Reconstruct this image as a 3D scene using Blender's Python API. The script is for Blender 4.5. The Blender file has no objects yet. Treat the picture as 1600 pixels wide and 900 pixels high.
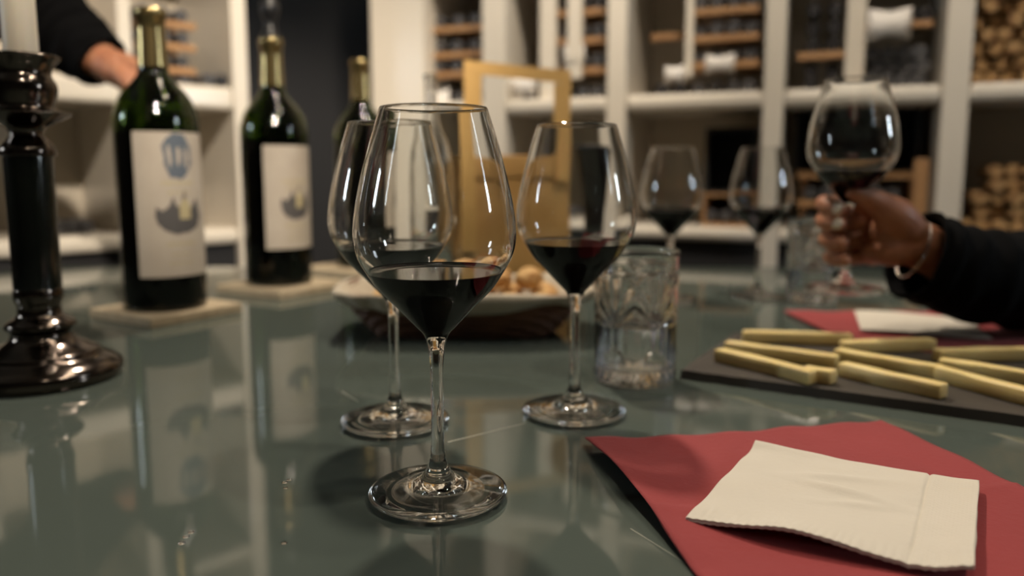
import bpy, bmesh, math, random
from mathutils import Vector, Matrix, noise
random.seed(7)
R = math.radians
sc = bpy.context.scene

# ------------------------------------------------------------------ camera, world, lights, exposure
# table top is z = 0, floor z = -0.75; camera 0.18 m above the table looking along +Y
F = 1200.0; PITCH = R(7.0); CY = 268 + F * math.tan(PITCH); H = 0.18
cam_d = bpy.data.cameras.new('camera'); cam = bpy.data.objects.new('camera', cam_d)
sc.collection.objects.link(cam); sc.camera = cam
cam.location = (0, 0, H); cam.rotation_euler = (R(90) - PITCH, 0, 0)
cam_d.sensor_width = 36; cam_d.lens = 36 * F / 1600
cam_d.shift_y = -(450 - CY) / 1600.0
cam_d.clip_start = 0.02
cam_d.dof.use_dof = True; cam_d.dof.focus_distance = 0.425; cam_d.dof.aperture_fstop = 3.6
cam_d.dof.aperture_blades = 0

w = bpy.data.worlds.new('world'); sc.world = w; w.use_nodes = True
w.node_tree.nodes['Background'].inputs[0].default_value = (1.0, .86, .68, 1)
w.node_tree.nodes['Background'].inputs[1].default_value = 0.03

WARM = (1.0, .86, .69)
def spot(name, loc, aim, watts, size=.06, col=WARM, angle=100, blend=.6, radius=None):
    l = bpy.data.lights.new(name, 'SPOT'); l.energy = watts; l.color = col
    l.spot_size = R(angle); l.spot_blend = blend; l.shadow_soft_size = size
    o = bpy.data.objects.new(name, l); sc.collection.objects.link(o); o.location = loc
    d = Vector(aim) - Vector(loc); o.rotation_euler = d.to_track_quat('-Z', 'Y').to_euler()
    return o
LAMPS = [  # ceiling downlights: location, aim, watts, cone
    ((-.20, 1.50, 1.70), (.15, .45, 0), 88, 58),
    ((.38, .62, 1.70), (.30, .45, 0), 5, 75),
    ((.33, -.50, 1.70), (-.85, 1.72, .16), 250, 34),
    ((-.05, 1.10, 1.70), (-.25, 1.95, .25), 55, 60),
    ((.42, .85, 1.70), (.55, 1.75, .25), 50, 70),
    ((.80, .05, 1.70), (.10, .40, .0), 25, 34),
]
for i, (loc, aim, wt, an) in enumerate(LAMPS):
    lp = spot('ceiling_spot', loc, aim, wt, .04, WARM, an) if i else spot('ceiling_spot', loc, aim, wt, .055, WARM, an); lp.data.cycles.is_caustics_light = i in (0, 5)
sc.view_settings.view_transform = 'Standard'; sc.view_settings.look = 'None'
sc.view_settings.gamma = 1; sc.view_settings.use_curve_mapping = False
sc.view_settings.exposure = 0.25
cy = sc.cycles
cy.max_bounces = 16; cy.transmission_bounces = 16; cy.glossy_bounces = 8; cy.diffuse_bounces = 4
cy.transparent_max_bounces = 16
cy.caustics_reflective = False; cy.caustics_refractive = True; cy.blur_glossy = 0.6
cy.sample_clamp_indirect = 15.0
cy.use_denoising = True

# ------------------------------------------------------------------ pixel helpers (1600 x 900 frame)
def ray(x, y):
    a = (x - 800) / F; b = -(y - CY) / F; c, s = math.cos(PITCH), math.sin(PITCH)
    return Vector((a, c + b * s, -s + b * c))
def gnd(x, y, z=0.0):
    r = ray(x, y); t = (z - H) / r.z; return Vector((r.x * t, r.y * t, z))
def at(x, y, Y):
    r = ray(x, y); t = Y / r.y; return Vector((r.x * t, Y, H + r.z * t))

# ------------------------------------------------------------------ materials
def mat(name, col, rough=.5, metal=0, trans=0, ior=1.5, coat=0, spec=.5, sheen=0, bump=None, var=None, emit=None):
    m = bpy.data.materials.new(name); m.use_nodes = True
    nt = m.node_tree; b = nt.nodes['Principled BSDF']
    b.inputs['Base Color'].default_value = (*col, 1); b.inputs['Roughness'].default_value = rough
    b.inputs['Metallic'].default_value = metal; b.inputs['Transmission Weight'].default_value = trans
    b.inputs['IOR'].default_value = ior; b.inputs['Coat Weight'].default_value = coat
    b.inputs['Specular IOR Level'].default_value = spec; b.inputs['Sheen Weight'].default_value = sheen
    if coat: b.inputs['Coat Roughness'].default_value = .03
    tc = nt.nodes.new('ShaderNodeTexCoord')
    if var:  # (scale, second colour, stretch)
        mp = nt.nodes.new('ShaderNodeMapping'); mp.inputs['Scale'].default_value = var[2] if len(var) > 2 else (1, 1, 1)
        n = nt.nodes.new('ShaderNodeTexNoise'); n.inputs['Scale'].default_value = var[0]; n.inputs['Detail'].default_value = 5
        r = nt.nodes.new('ShaderNodeValToRGB'); r.color_ramp.elements[0].position = .35; r.color_ramp.elements[1].position = .65
        r.color_ramp.elements[0].color = (*col, 1); r.color_ramp.elements[1].color = (*var[1], 1)
        nt.links.new(tc.outputs['Object'], mp.inputs[0]); nt.links.new(mp.outputs[0], n.inputs['Vector'])
        nt.links.new(n.outputs['Fac'], r.inputs[0]); nt.links.new(r.outputs[0], b.inputs['Base Color'])
    if bump:  # (scale, strength, distance)
        n = nt.nodes.new('ShaderNodeTexNoise'); n.inputs['Scale'].default_value = bump[0]; n.inputs['Detail'].default_value = 4
        bp = nt.nodes.new('ShaderNodeBump'); bp.inputs['Strength'].default_value = bump[1]; bp.inputs['Distance'].default_value = bump[2]
        nt.links.new(tc.outputs['Object'], n.inputs['Vector']); nt.links.new(n.outputs['Fac'], bp.inputs['Height'])
        nt.links.new(bp.outputs[0], b.inputs['Normal'])
    if emit:
        b.inputs['Emission Color'].default_value = (*emit[0], 1); b.inputs['Emission Strength'].default_value = emit[1]
    return m
M = {}
M['glass'] = mat('clear_glass', (.98, .985, .98), 0.0, trans=1, ior=1.5)
M['crystal'] = mat('cut_crystal', (.97, .98, .975), 0.01, trans=1, ior=1.52)
M['water'] = mat('water', (.98, .99, .99), 0, trans=1, ior=1.33)
M['wine'] = mat('red_wine', (.010, .0012, .002), 0.02, ior=1.34)
M['wine_body'] = mat('red_wine_body', (.006, .0006, .001), .6, spec=0)
M['glass_wet'] = mat('inner_wall_wet_with_wine', (.0045, .0005, .0008), .5, spec=0)
M['bottle'] = mat('green_bottle_glass', (.10, .15, .035), 0.02, trans=1, ior=1.5)
M['bottle_wine'] = mat('wine_in_bottle', (.004, .002, .002), 0.05)
M['foil'] = mat('gold_foil', (.30, .23, .105), .22, metal=.9, bump=(60, .15, .001))
M['label'] = mat('label_paper', (.42, .37, .31), .6, var=(30, (.39, .34, .285)))
M['ink_blue'] = mat('label_ink_blue', (.09, .11, .14), .6)
M['ink_dark'] = mat('label_ink_dark', (.075, .07, .07), .6)
M['ink_tan'] = mat('label_ink_tan', (.40, .34, .20), .6)
M['table'] = mat('table_green_glass', (.069, .086, .076), .05, ior=1.45, spec=.40, var=(3, (.076, .093, .082)))
M['table_edge'] = mat('table_glass_edge', (.03, .07, .05), .05)
M['steel'] = mat('dark_steel', (.05, .05, .05), .35, metal=.8)
M['pewter'] = mat('dark_pewter', (.13, .105, .09), .13, metal=1.0, bump=(25, .08, .002))
M['marble'] = mat('black_green_marble', (.004, .005, .004), .14, var=(14, (.012, .015, .011)))
M['wax'] = mat('candle_wax', (.62, .56, .46), .45, spec=.4)
M['wax'].node_tree.nodes['Principled BSDF'].inputs['Subsurface Weight'].default_value = .3
M['wax'].node_tree.nodes['Principled BSDF'].inputs['Subsurface Radius'].default_value = (.01, .006, .003)
M['wick'] = mat('wick', (.03, .025, .02), .9)
M['cork'] = mat('pale_cork', (.42, .34, .23), .8, var=(120, (.34, .27, .18)), bump=(200, .3, .001))
M['linen'] = mat('beige_linen', (.50, .43, .33), .85, sheen=.2, bump=(300, .35, .0006), var=(60, (.45, .385, .29)))
M['wicker'] = mat('brown_wicker', (.20, .085, .04), .6, var=(50, (.11, .045, .025)))
M['bread'] = mat('bread_crumb', (.66, .43, .18), .8, var=(70, (.42, .20, .06)), bump=(90, .5, .002))
M['handle'] = mat('kraft_handle', (.74, .45, .15), .6)
M['kraft'] = mat('kraft_paper', (.68, .40, .135), .75, var=(20, (.62, .35, .115)), bump=(40, .15, .002))
M['black_gloss'] = mat('black_glaze', (.006, .006, .007), .4)
M['black_matt'] = mat('black_matt', (.012, .012, .013), .6)
M['slate'] = mat('slate', (.034, .029, .025), .5, var=(25, (.050, .043, .037)), bump=(70, .35, .001))
M['cheese'] = mat('cheese', (.76, .61, .28), .42, var=(40, (.70, .54, .235)), bump=(120, .12, .0008))
M['cheese'].node_tree.nodes['Principled BSDF'].inputs['Subsurface Weight'].default_value = .25
M['cheese'].node_tree.nodes['Principled BSDF'].inputs['Subsurface Radius'].default_value = (.006, .004, .001)
M['red'] = mat('red_paper_napkin', (.26, .029, .031), .85, sheen=.05, bump=(260, .5, .0008), var=(18, (.24, .026, .028)))
M['beige'] = mat('beige_paper_napkin', (.58, .535, .46), .85, sheen=.1, bump=(330, .4, .0006))
M['white'] = mat('cream_paint', (.70, .645, .56), .2, bump=(30, .04, .001))
M['panel'] = mat('cream_panel', (.58, .52, .43), .5)
M['charcoal'] = mat('charcoal_wall', (.013, .013, .015), .6)
M['ceil'] = mat('ceiling_paint', (.30, .27, .22), .8)
M['sidewall'] = mat('side_wall_paint', (.12, .10, .085), .8)
M['floor'] = mat('dark_floor', (.06, .048, .038), .5, var=(4, (.05, .04, .03)))
M['slat'] = mat('oak_slat', (.42, .24, .11), .55, var=(30, (.34, .18, .08), (1, 1, 8)))
M['log'] = mat('log_wood', (.42, .26, .11), .8, var=(40, (.22, .11, .04)))
M['dusty'] = mat('dusty_bottle', (.05, .05, .056), .30, var=(60, (.085, .085, .09)))
M['dark_bottle'] = mat('dark_stored_bottle', (.022, .021, .023), .25)
M['tag'] = mat('white_card', (.66, .63, .60), .6)
M['skin'] = mat('skin', (.44, .20, .11), .5, var=(45, (.38, .155, .085)), bump=(220, .12, .0006))
M['skin'].node_tree.nodes['Principled BSDF'].inputs['Subsurface Weight'].default_value = .15
M['skin'].node_tree.nodes['Principled BSDF'].inputs['Subsurface Radius'].default_value = (.008, .003, .002)
M['nail'] = mat('pale_nail', (.75, .68, .55), .2)
M['sweater'] = mat('black_knit', (.0022, .0022, .0026), .95, spec=.1, bump=(160, .4, .001))
M['silver'] = mat('silver_chain', (.6, .55, .5), .25, metal=1)
M['trim'] = mat('lamp_trim', (.5, .48, .44), .4)
M['lens'] = mat('lamp_lens', (.9, .85, .75), .3, emit=((1, .86, .68), 160))

# ------------------------------------------------------------------ mesh helpers
def link(name, me, m=None, parent=None, smooth=True):
    if m is not None and not me.materials: me.materials.append(m if not isinstance(m, str) else M[m])
    if smooth:
        for p in me.polygons: p.use_smooth = True
    o = bpy.data.objects.new(name, me); sc.collection.objects.link(o)
    if parent is not None: o.parent = parent
    return o
def frombm(name, bm, m=None, parent=None, smooth=True, angle=None):
    me = bpy.data.meshes.new(name); bmesh.ops.recalc_face_normals(bm, faces=bm.faces[:]); bm.to_mesh(me); bm.free()
    if angle:
        o = link(name, me, m, parent, True); me.set_sharp_from_angle(angle=R(angle)); return o
    return link(name, me, m, parent, smooth)
def pydata(name, vs, fs, m=None, parent=None, smooth=True, angle=None):
    me = bpy.data.meshes.new(name); me.from_pydata([tuple(v) for v in vs], [], fs)
    bm = bmesh.new(); bm.from_mesh(me); bmesh.ops.recalc_face_normals(bm, faces=bm.faces[:]); bm.to_mesh(me); bm.free()
    o = link(name, me, m, parent, smooth)
    if angle: me.set_sharp_from_angle(angle=R(angle))
    return o
def tag(o, label, cat, group=None, kind=None):
    o['label'] = label; o['category'] = cat
    if group: o['group'] = group
    if kind: o['kind'] = kind
    return o
def struct(o): o['kind'] = 'structure'; return o
def empty(name, loc, rz=0):
    o = bpy.data.objects.new(name, None); sc.collection.objects.link(o); o.location = loc; o.rotation_euler = (0, 0, rz)
    o.empty_display_size = .02; return o
def smooth_profile(pts, n=4):
    """Catmull-Rom through (r, z) points"""
    P = [Vector(p) for p in pts]; out = []
    for i in range(len(P) - 1):
        p0 = P[max(i - 1, 0)]; p1 = P[i]; p2 = P[i + 1]; p3 = P[min(i + 2, len(P) - 1)]
        for k in range(n):
            t = k / n
            q = .5 * ((2 * p1) + (p2 - p0) * t + (2 * p0 - 5 * p1 + 4 * p2 - p3) * t * t + (3 * p1 - p0 - 3 * p2 + p3) * t ** 3)
            out.append((max(q.x, 0), q.y))
    out.append(tuple(P[-1])); return out
def lathe_data(prof, seg=48, rfun=None):
    vs, fs, rings = [], [], []
    for (r, z) in prof:
        if r < 1e-6:
            rings.append([len(vs)]); vs.append((0, 0, z))
        else:
            base = len(vs); ring = []
            for k in range(seg):
                a = 2 * math.pi * k / seg; rr = r + (rfun(a, z, r) if rfun else 0)
                vs.append((rr * math.cos(a), rr * math.sin(a), z)); ring.append(base + k)
            rings.append(ring)
    for A, B in zip(rings, rings[1:]):
        if len(A) == 1 and len(B) == 1: continue
        for k in range(seg):
            k2 = (k + 1) % seg
            if len(A) == 1: fs.append((A[0], B[k], B[k2]))
            elif len(B) == 1: fs.append((A[k], A[k2], B[0]))
            else: fs.append((A[k], A[k2], B[k2], B[k]))
    return vs, fs
def lathe(name, prof, m, parent=None, seg=48, angle=None, rfun=None):
    vs, fs = lathe_data(prof, seg, rfun); return pydata(name, vs, fs, m, parent, True, angle)
def addbox(bm, c, s, rot=None, bev=0):
    r = bmesh.ops.create_cube(bm, size=1)
    M4 = Matrix.Translation(Vector(c)) @ (rot or Matrix.Identity(4)) @ Matrix.Diagonal((*s, 1))
    bmesh.ops.transform(bm, matrix=M4, verts=r['verts'])
    if bev:
        es = list({e for v in r['verts'] for e in v.link_edges})
        bmesh.ops.bevel(bm, geom=es, offset=bev, segments=2, affect='EDGES', profile=.5)
def box(name, c, s, m, parent=None, bev=0, rot=None):
    bm = bmesh.new(); addbox(bm, c, s, rot, bev); return frombm(name, bm, m, parent, smooth=False)
def box2(name, lo, hi, m, parent=None, bev=0):
    return box(name, [(a + b) / 2 for a, b in zip(lo, hi)], [b - a for a, b in zip(lo, hi)], m, parent, bev)
def tube_data(pts, rad, seg=14, flat=None, caps=True, off=0):
    """swept tube through points with a radius at each; flat = (direction, factor) squashes the section"""
    P = [Vector(p) for p in pts]; vs, fs = [], []
    T = [(P[min(i + 1, len(P) - 1)] - P[max(i - 1, 0)]).normalized() for i in range(len(P))]
    up = Vector((0, 0, 1)) if abs(T[0].z) < .9 else Vector((1, 0, 0))
    rings = []
    def ring(c, t, r):
        nonlocal up
        x = (up - t * up.dot(t)).normalized(); up = x; y = t.cross(x)
        b = len(vs)
        for k in range(seg):
            a = 2 * math.pi * k / seg; d = x * math.cos(a) + y * math.sin(a)
            if flat: d = d - flat[0] * d.dot(flat[0]) * (1 - flat[1])
            vs.append(c + d * r)
        rings.append(list(range(off + b, off + b + seg)))
    if caps:
        for k in (75, 50, 25): ring(P[0] - T[0] * rad[0] * math.sin(R(k)), T[0], rad[0] * math.cos(R(k)))
    for p, t, r in zip(P, T, rad): ring(p, t, r)
    if caps:
        for k in (25, 50, 75): ring(P[-1] + T[-1] * rad[-1] * math.sin(R(k)), T[-1], rad[-1] * math.cos(R(k)))
    for A, B in zip(rings, rings[1:]):
        for k in range(seg): fs.append((A[k], A[(k + 1) % seg], B[(k + 1) % seg], B[k]))
    if caps: fs.append(tuple(reversed(rings[0]))); fs.append(tuple(rings[-1]))
    return vs, fs
def spline(pts, n=6):
    P = [Vector(p) for p in pts]; out = []
    for i in range(len(P) - 1):
        p0 = P[max(i - 1, 0)]; p1 = P[i]; p2 = P[i + 1]; p3 = P[min(i + 2, len(P) - 1)]
        for k in range(n):
            t = k / n
            out.append(.5 * ((2 * p1) + (p2 - p0) * t + (2 * p0 - 5 * p1 + 4 * p2 - p3) * t * t + (3 * p1 - p0 - 3 * p2 + p3) * t ** 3))
    out.append(P[-1]); return out
def spline_r(rs, n=6): return [p.x for p in spline([(r, 0, 0) for r in rs], n)]
def remeshed(name, chains, m, parent, voxel=.0016, smooth_it=6):
    vs, fs = [], []
    for c in chains:
        v, f = tube_data(*c[:2], seg=16, flat=c[2] if len(c) > 2 else None, off=len(vs)); vs += v; fs += f
    o = pydata(name, vs, fs, m, None)
    md = o.modifiers.new('r', 'REMESH'); md.mode = 'VOXEL'; md.voxel_size = voxel
    s = o.modifiers.new('s', 'SMOOTH'); s.iterations = smooth_it; s.factor = .5
    dg = bpy.context.evaluated_depsgraph_get(); me = bpy.data.meshes.new_from_object(o.evaluated_get(dg))
    old = o.data; o.modifiers.clear(); o.data = me; bpy.data.meshes.remove(old)
    for p in me.polygons: p.use_smooth = True
    o.parent = parent; return o
def copy_tree(root, loc, rz=0):
    r = root.copy(); sc.collection.objects.link(r); r.location = loc; r.rotation_euler = (0, 0, rz)
    for ch in root.children:
        c = ch.copy(); sc.collection.objects.link(c); c.parent = r
        for g in ch.children:
            d = g.copy(); sc.collection.objects.link(d); d.parent = c
    return r

# ------------------------------------------------------------------ the room
FZ, CZ = -.75, 1.75
struct(box2('floor', (-2.3, -2.3, FZ - .05), (2.3, 2.7, FZ), 'floor'))
struct(box2('ceiling', (-2.3, -2.3, CZ), (2.3, 2.7, CZ + .05), 'ceil'))
struct(box2('wall_front', (-2.3, 2.6, FZ), (2.3, 2.7, CZ), 'charcoal'))
struct(box2('wall_back', (-2.3, -2.35, FZ), (2.3, -2.3, CZ), 'sidewall'))
struct(box2('wall_left', (-2.35, -2.3, FZ), (-2.3, 2.7, CZ), 'sidewall'))
struct(box2('wall_right', (2.3, -2.3, FZ), (2.35, 2.7, CZ), 'sidewall'))
for i, (loc, aim, wt, an) in enumerate(LAMPS):
    t = empty('ceiling_downlight', (loc[0], loc[1], CZ))
    tag(t, 'round ceiling spotlight above the table', 'lamp', 'ceiling spotlights')
    lathe('trim_ring', [(.052, 0), (.066, 0), (.064, -.008), (.054, -.008), (.052, 0)], 'trim', t, 24)
    lathe('lens', [(0, -.004), (.030, -.004), (.032, 0)], 'lens', t, 24)

def wall_light(x, label):
    sx = 1 if x > 0 else -1; t = empty('wall_light', (x, .45, .74)); tag(t, label, 'lamp')
    box2('back_plate', (min(0, -sx * .015), -.08, -.20), (max(0, -sx * .015), .08, .20), 'trim', t)
    box2('glass_diffuser', (min(-sx * .015, -sx * .05), -.06, -.17), (max(-sx * .015, -sx * .05), .06, .17), 'cool', t, .004)
M['cool'] = mat('wall_lamp_glass', (.8, .85, .9), .4, emit=((.80, .92, 1.0), 42))
wall_light(2.3, 'white wall lamp on the right wall'); wall_light(-2.3, 'white wall lamp on the left wall')
# ------------------------------------------------------------------ wine shelving
class Wall:
    def __init__(s, P0, th): s.P0 = Vector((P0[0], P0[1], 0)); s.th = th; s.x = Vector((math.cos(th), math.sin(th), 0)); s.n = Vector((-math.sin(th), math.cos(th), 0))
    def hit(s, px, py, d=0):           # pixel -> (s, z) on the plane d behind the front
        r = ray(px, py); o = Vector((0, 0, H)); c = (s.P0 - o).dot(s.n) + d
        p = o + r * (c / r.dot(s.n)); return (p - s.P0).dot(s.x), p.z
    def world(s, a, d, z): p = s.P0 + s.x * a + s.n * d; return Vector((p.x, p.y, z))
WR = Wall((0, 1.82), -math.atan(.386))
WL = Wall((0, 2.416), R(45))
SH1, SH1T = .312, .347        # upper shelf underside / top, right unit
SH0, SH0T = .030, .060
DEP = .30
def shelf_unit(W, name, label, a0, a1, ups, shelves, back='panel'):
    t = empty(name, W.P0, W.th); tag(t, label, 'shelving')
    for (u0, u1) in ups: box2('upright', (u0, 0, FZ), (u1, DEP, 1.25), 'white', t, .0015)
    for (z0, z1) in shelves:
        E = [(u0, u1) for u0, u1 in ups]
        for (A, B) in zip(E, E[1:]): box2('shelf_board', (A[1], .0, z0), (B[0], DEP, z1), 'white', t, .011)
    zl = [z for z in shelves if z[0] < .1 and z[0] > -.1][0][0]
    box2('back_panel', (a0, DEP, zl), (a1, DEP + .012, 1.25), back, t)
    for (A, B) in zip(ups, ups[1:]): box2('plinth_panel', (A[1], .02, FZ), (B[0], .032, zl - .001), 'charcoal', t)
    box2('top_board', (a0, -.01, 1.25), (a1, DEP + .012, 1.29), 'white', t)
    return t
ups_r = [(-.375, -.229), (-.075, -.018), (.225, .268), (.557, .597), (.885, .93), (1.21, 1.25)]
UR = shelf_unit(WR, 'wine_shelving', 'cream painted wine shelving with deep bays behind the kraft bag and wine glasses', -.375, 1.25, ups_r,
                [(SH0, SH0T), (SH1, SH1T), (.66, .695), (.97, 1.0)])
sl = lambda px: WL.hit(px, 250)[0]
ups_l = [(sl(-330), sl(-290)), (sl(-75), sl(-45)), (sl(196), sl(217)), (sl(370), sl(393))]
UL = shelf_unit(WL, 'wine_shelving', 'cream painted wine shelving behind the candlestick and left wine bottle', ups_l[0][0], ups_l[-1][1], ups_l,
                [(.015, .05), (.318, .370), (.72, .755)])
# ---- things lying in the racks
def lying_bottle_mesh(r, L):
    prof = [(0, .004), (r * .55, .001), (r * .8, 0), (r * .96, .002), (r, .006), (r, L * .62), (r * .85, L * .70), (r * .42, L * .80), (r * .36, L * .97), (r * .40, L), (0, L)]
    vs, fs = lathe_data(prof, 16)
    vs = [(x, z, y) for x, y, z in vs]     # axis along +Y, base at the front
    me = bpy.data.meshes.new('stored_bottle'); me.from_pydata(vs, [], fs)
    bm = bmesh.new(); bm.from_mesh(me); bmesh.ops.recalc_face_normals(bm, faces=bm.faces[:]); bm.to_mesh(me); bm.free()
    for p in me.polygons: p.use_smooth = True
    return me
MB_D = lying_bottle_mesh(.0148, .17); MB_D.materials.append(M['dusty'])
MB_K = lying_bottle_mesh(.0148, .17); MB_K.materials.append(M['dark_bottle'])
def slat(W, unit, px0, px1, py, d=.055, th=.014, m='slat', dp=.02):
    a0, z = W.hit(px0, py, d); a1, z1 = W.hit(px1, py, d)
    return box2('rack_slat', (a0, d, z - th / 2), (a1, d + dp, z + th / 2), m, unit, .001)
def rpost(W, unit, px0, px1, z0, z1, d=.05, m='white'):
    a0, _ = W.hit(px0, 100, d); a1, _ = W.hit(px1, 100, d)
    return box2('rack_post', (a0, d, z0), (a1, d + .02, z1), m, unit, .001)
ORD = ['first', 'second', 'third', 'fourth', 'fifth', 'sixth', 'seventh', 'eighth', 'ninth', 'tenth']
ROWS = ['bottom', 'second', 'third', 'fourth', 'fifth', 'sixth', 'seventh', 'eighth', 'ninth']
def row(W, px0, px1, n, z, label, group, me=None, d=.06, jit=.004, rown=None):
    """label = (what, where); every bottle is told apart by its place in its row"""
    for k in range(n):
        px = px0 + (px1 - px0) * (k + .5) / n
        a, _ = W.hit(px, 100, d)
        o = bpy.data.objects.new('stored_bottle', me or MB_D); sc.collection.objects.link(o)
        o.location = W.world(a, d + random.uniform(0, jit * 3), z); o.rotation_euler = (0, random.uniform(-3, 3), W.th)
        if isinstance(label, str): l = label
        else: l = ORD[k] + ' ' + label[0] + ' from left' + (', ' + ROWS[rown] + ' row' if rown is not None else '') + ', ' + label[1]
        tag(o, l, 'bottle', group)
RB = .0152
# bay behind the carafe (A), bay behind the bag (B), bay over the back glasses (C), bay over the held glass (D)
def stack(W, unit, px0, px1, slats, ncol, base_z, label, group, me=None, d=.06):
    """slats at the given pixel heights with one row of bottles above each; bottom row on the shelf"""
    row(W, px0, px1, ncol, base_z + RB, label, group, me, d, rown=0)
    for q, py in enumerate(slats):
        s = slat(W, unit, px0 - 2, px1 + 2, py)
        z = W.hit(px0, py, .055)[1] + .007 + RB
        box2('rack_slat', (W.hit(px0 - 2, py, .055)[0], .16, z - RB - .014), (W.hit(px1 + 2, py, .055)[0], .18, z - RB), 'slat', unit)
        row(W, px0, px1, ncol, z, label, group, me, d, rown=q + 1)
stack(WR, UR, 672, 752, [118, 88, 48], 3, SH1T, ('grey bottle', 'narrow bay left of bag handle'), 'bottles in the bay left of the bag handle')
stack(WR, UR, 872, 944, [112, 66, 22], 3, SH1T, ('grey bottle', 'bay right of bag handle'), 'bottles in the bay right of the bag handle')
rpost(WR, UR, 843, 868, SH1T, .66); rpost(WR, UR, 886, 908, SH1T + .045, .66, .03)
row(WR, 806, 842, 1, SH1T + RB, 'lone dark bottle lying behind the kraft bag handle', 'lone bottle behind the bag', MB_K)
stack(WR, UR, 1078, 1184, [103, 62, 20], 4, SH1T, ('grey bottle', 'oak slats above far glasses'), 'bottles on oak slats above the far glasses')
row(WR, 1020, 1076, 2, SH1T + RB, ('dark bottle', 'shaded corner beside the oak slats'), 'dark bottles beside the oak slats', MB_K)
slat(WR, UR, 1018, 1078, 58, .12); rpost(WR, UR, 1070, 1082, SH1T + .04, .66, .045)
for z in (0, 1):
    row(WR, 1252, 1318, 2, SH1T + RB + z * .0295, ('dark bottle', 'under slat left of white post'), 'dark bottles under the slat above the held glass', MB_K, rown=z)
slat(WR, UR, 1246, 1320, 88)
for z in (0, 1, 2):
    row(WR, 1252, 1318, 2, WR.hit(1280, 88, .055)[1] + .008 + RB + z * .036, ('dark bottle', 'above slat left of white post'), 'dark bottles above the slat over the held glass', MB_K, rown=z)
rpost(WR, UR, 1320, 1350, SH1T, .66)
for z in range(3):
    row(WR, 1350 + (z % 2) * 10, 1455 - (1 - z % 2) * 6, 4, SH1T + RB + z * .0275, ('piled grey bottle', 'above the held glass'), 'bottles piled right of the white rack post', rown=z)
slat(WR, UR, 1350, 1458, 42, .06, .012)
row(WR, 1350, 1455, 4, WR.hit(1400, 42, .06)[1] + .0065 + RB, ('dark bottle', 'top oak slat over the held glass'), 'dark bottles on the top slat', MB_K)
# paper tags hung on the racks
def paper_tag(px, py, wpx, hpx, label, W=WR, d=.04):
    a0, z1 = W.hit(px - wpx / 2, py - hpx / 2, d); a1, z0 = W.hit(px + wpx / 2, py + hpx / 2, d)
    bm = bmesh.new(); n = 6; vs = [[], []]
    for i in range(n + 1):
        u = i / n; bow = -.012 * math.sin(math.pi * u)
        ext = .08 * (z1 - z0) * math.cos(2 * math.pi * u)
        vs[0].append(bm.verts.new((a0 + (a1 - a0) * u, d + bow, z0 - ext))); vs[1].append(bm.verts.new((a0 + (a1 - a0) * u, d + bow * .6, z1 + ext)))
    for i in range(n): bm.faces.new((vs[0][i], vs[0][i + 1], vs[1][i + 1], vs[1][i]))
    o = frombm('paper_tag', bm, 'tag'); o.location = W.P0; o.rotation_euler = (0, 0, W.th)
    md = o.modifiers.new('t', 'SOLIDIFY'); md.thickness = .0008
    tag(o, label, 'tag'); return o
paper_tag(1125, 100, 46, 24, 'white card hung on the oak slats above the far wine glasses')
paper_tag(1054, 116, 30, 22, 'small white card in the shaded corner left of the oak slats')
paper_tag(1390, 38, 66, 40, 'large white card hung over the bottles above the held glass')
paper_tag(897, 88, 32, 28, 'pale card hung in the bay right of the bag handle')
paper_tag(818, 134, 38, 28, 'pale card standing behind the kraft bag handle')
paper_tag(690, 160, 24, 36, 'white card low in the bay behind the slender clear bottle')
# ---- lower bays
def wbox(name, W, px0, py0, px1, py1, d0, d1, m, label, cat, zfloor=None):
    a0, z1 = W.hit(px0, py0, d0); a1, z0 = W.hit(px1, py1, d0)
    if zfloor is not None: z0 = zfloor
    o = empty(name, W.world((a0 + a1) / 2, (d0 + d1) / 2, z0), W.th); wd, dd, hh = (a1 - a0), d1 - d0, z1 - z0
    tag(o, label, cat); t = .006
    box2('side_board', (-wd / 2, -dd / 2, 0), (-wd / 2 + t, dd / 2, hh), m, o); box2('side_board', (wd / 2 - t, -dd / 2, 0), (wd / 2, dd / 2, hh), m, o)
    box2('base_board', (-wd / 2 + t, -dd / 2, 0), (wd / 2 - t, dd / 2, t), m, o); box2('lid_board', (-wd / 2 + t, -dd / 2, hh - t), (wd / 2 - t, dd / 2, hh), m, o)
    box2('rear_board', (-wd / 2 + t, dd / 2 - t, t), (wd / 2 - t, dd / 2, hh - t), m, o)
    return o
wbox('wooden_crate', WR, 1098, 302, 1180, 352, .05, .265, 'slat', 'low oak crate of bottles on the lower shelf behind the far glasses', 'crate', SH0T)
row(WR, 1104, 1176, 3, SH0T + .006 + RB, ('grey bottle', 'low oak crate behind far glasses'), 'bottles in the low oak crate', None, .06)
zc = WR.hit(1098, 302, .05)[1]
wbox('bottle_box', WR, 1103, 200, 1178, 303, .06, .2, 'black_matt', 'black open box standing on the low oak crate', 'box', zc)
wbox('bottle_box', WR, 1246, 172, 1436, 262, .10, .28, 'black_matt', 'wide black open box in the bay behind the held glass', 'box', WR.hit(1300, 268, .10)[1])
zb = WR.hit(1300, 268, .10)[1]
for a, b in ((1250, 1262), (1420, 1434)): box2('rack_post', (WR.hit(a, 300, .12)[0], .12, SH0T), (WR.hit(b, 300, .12)[0], .27, zb - .014), 'slat', UR)
box2('rack_board', (WR.hit(1246, 268, .1)[0], .08, zb - .014), (WR.hit(1437, 268, .1)[0], .29, zb), 'slat', UR)
slat(WR, UR, 1246, 1440, 318, .085, .012)
zz = WR.hit(1300, 318, .085)[1]
row(WR, 1262, 1420, 6, zz + .0062 + RB, ('grey bottle', 'slat behind the raised hand'), 'bottles behind the raised hand', None, .085)
row(WR, 1262, 1420, 6, SH0T + RB, ('dark bottle', 'lower shelf behind the raised hand'), 'dark bottles low behind the raised hand', MB_K, .085)
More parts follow.
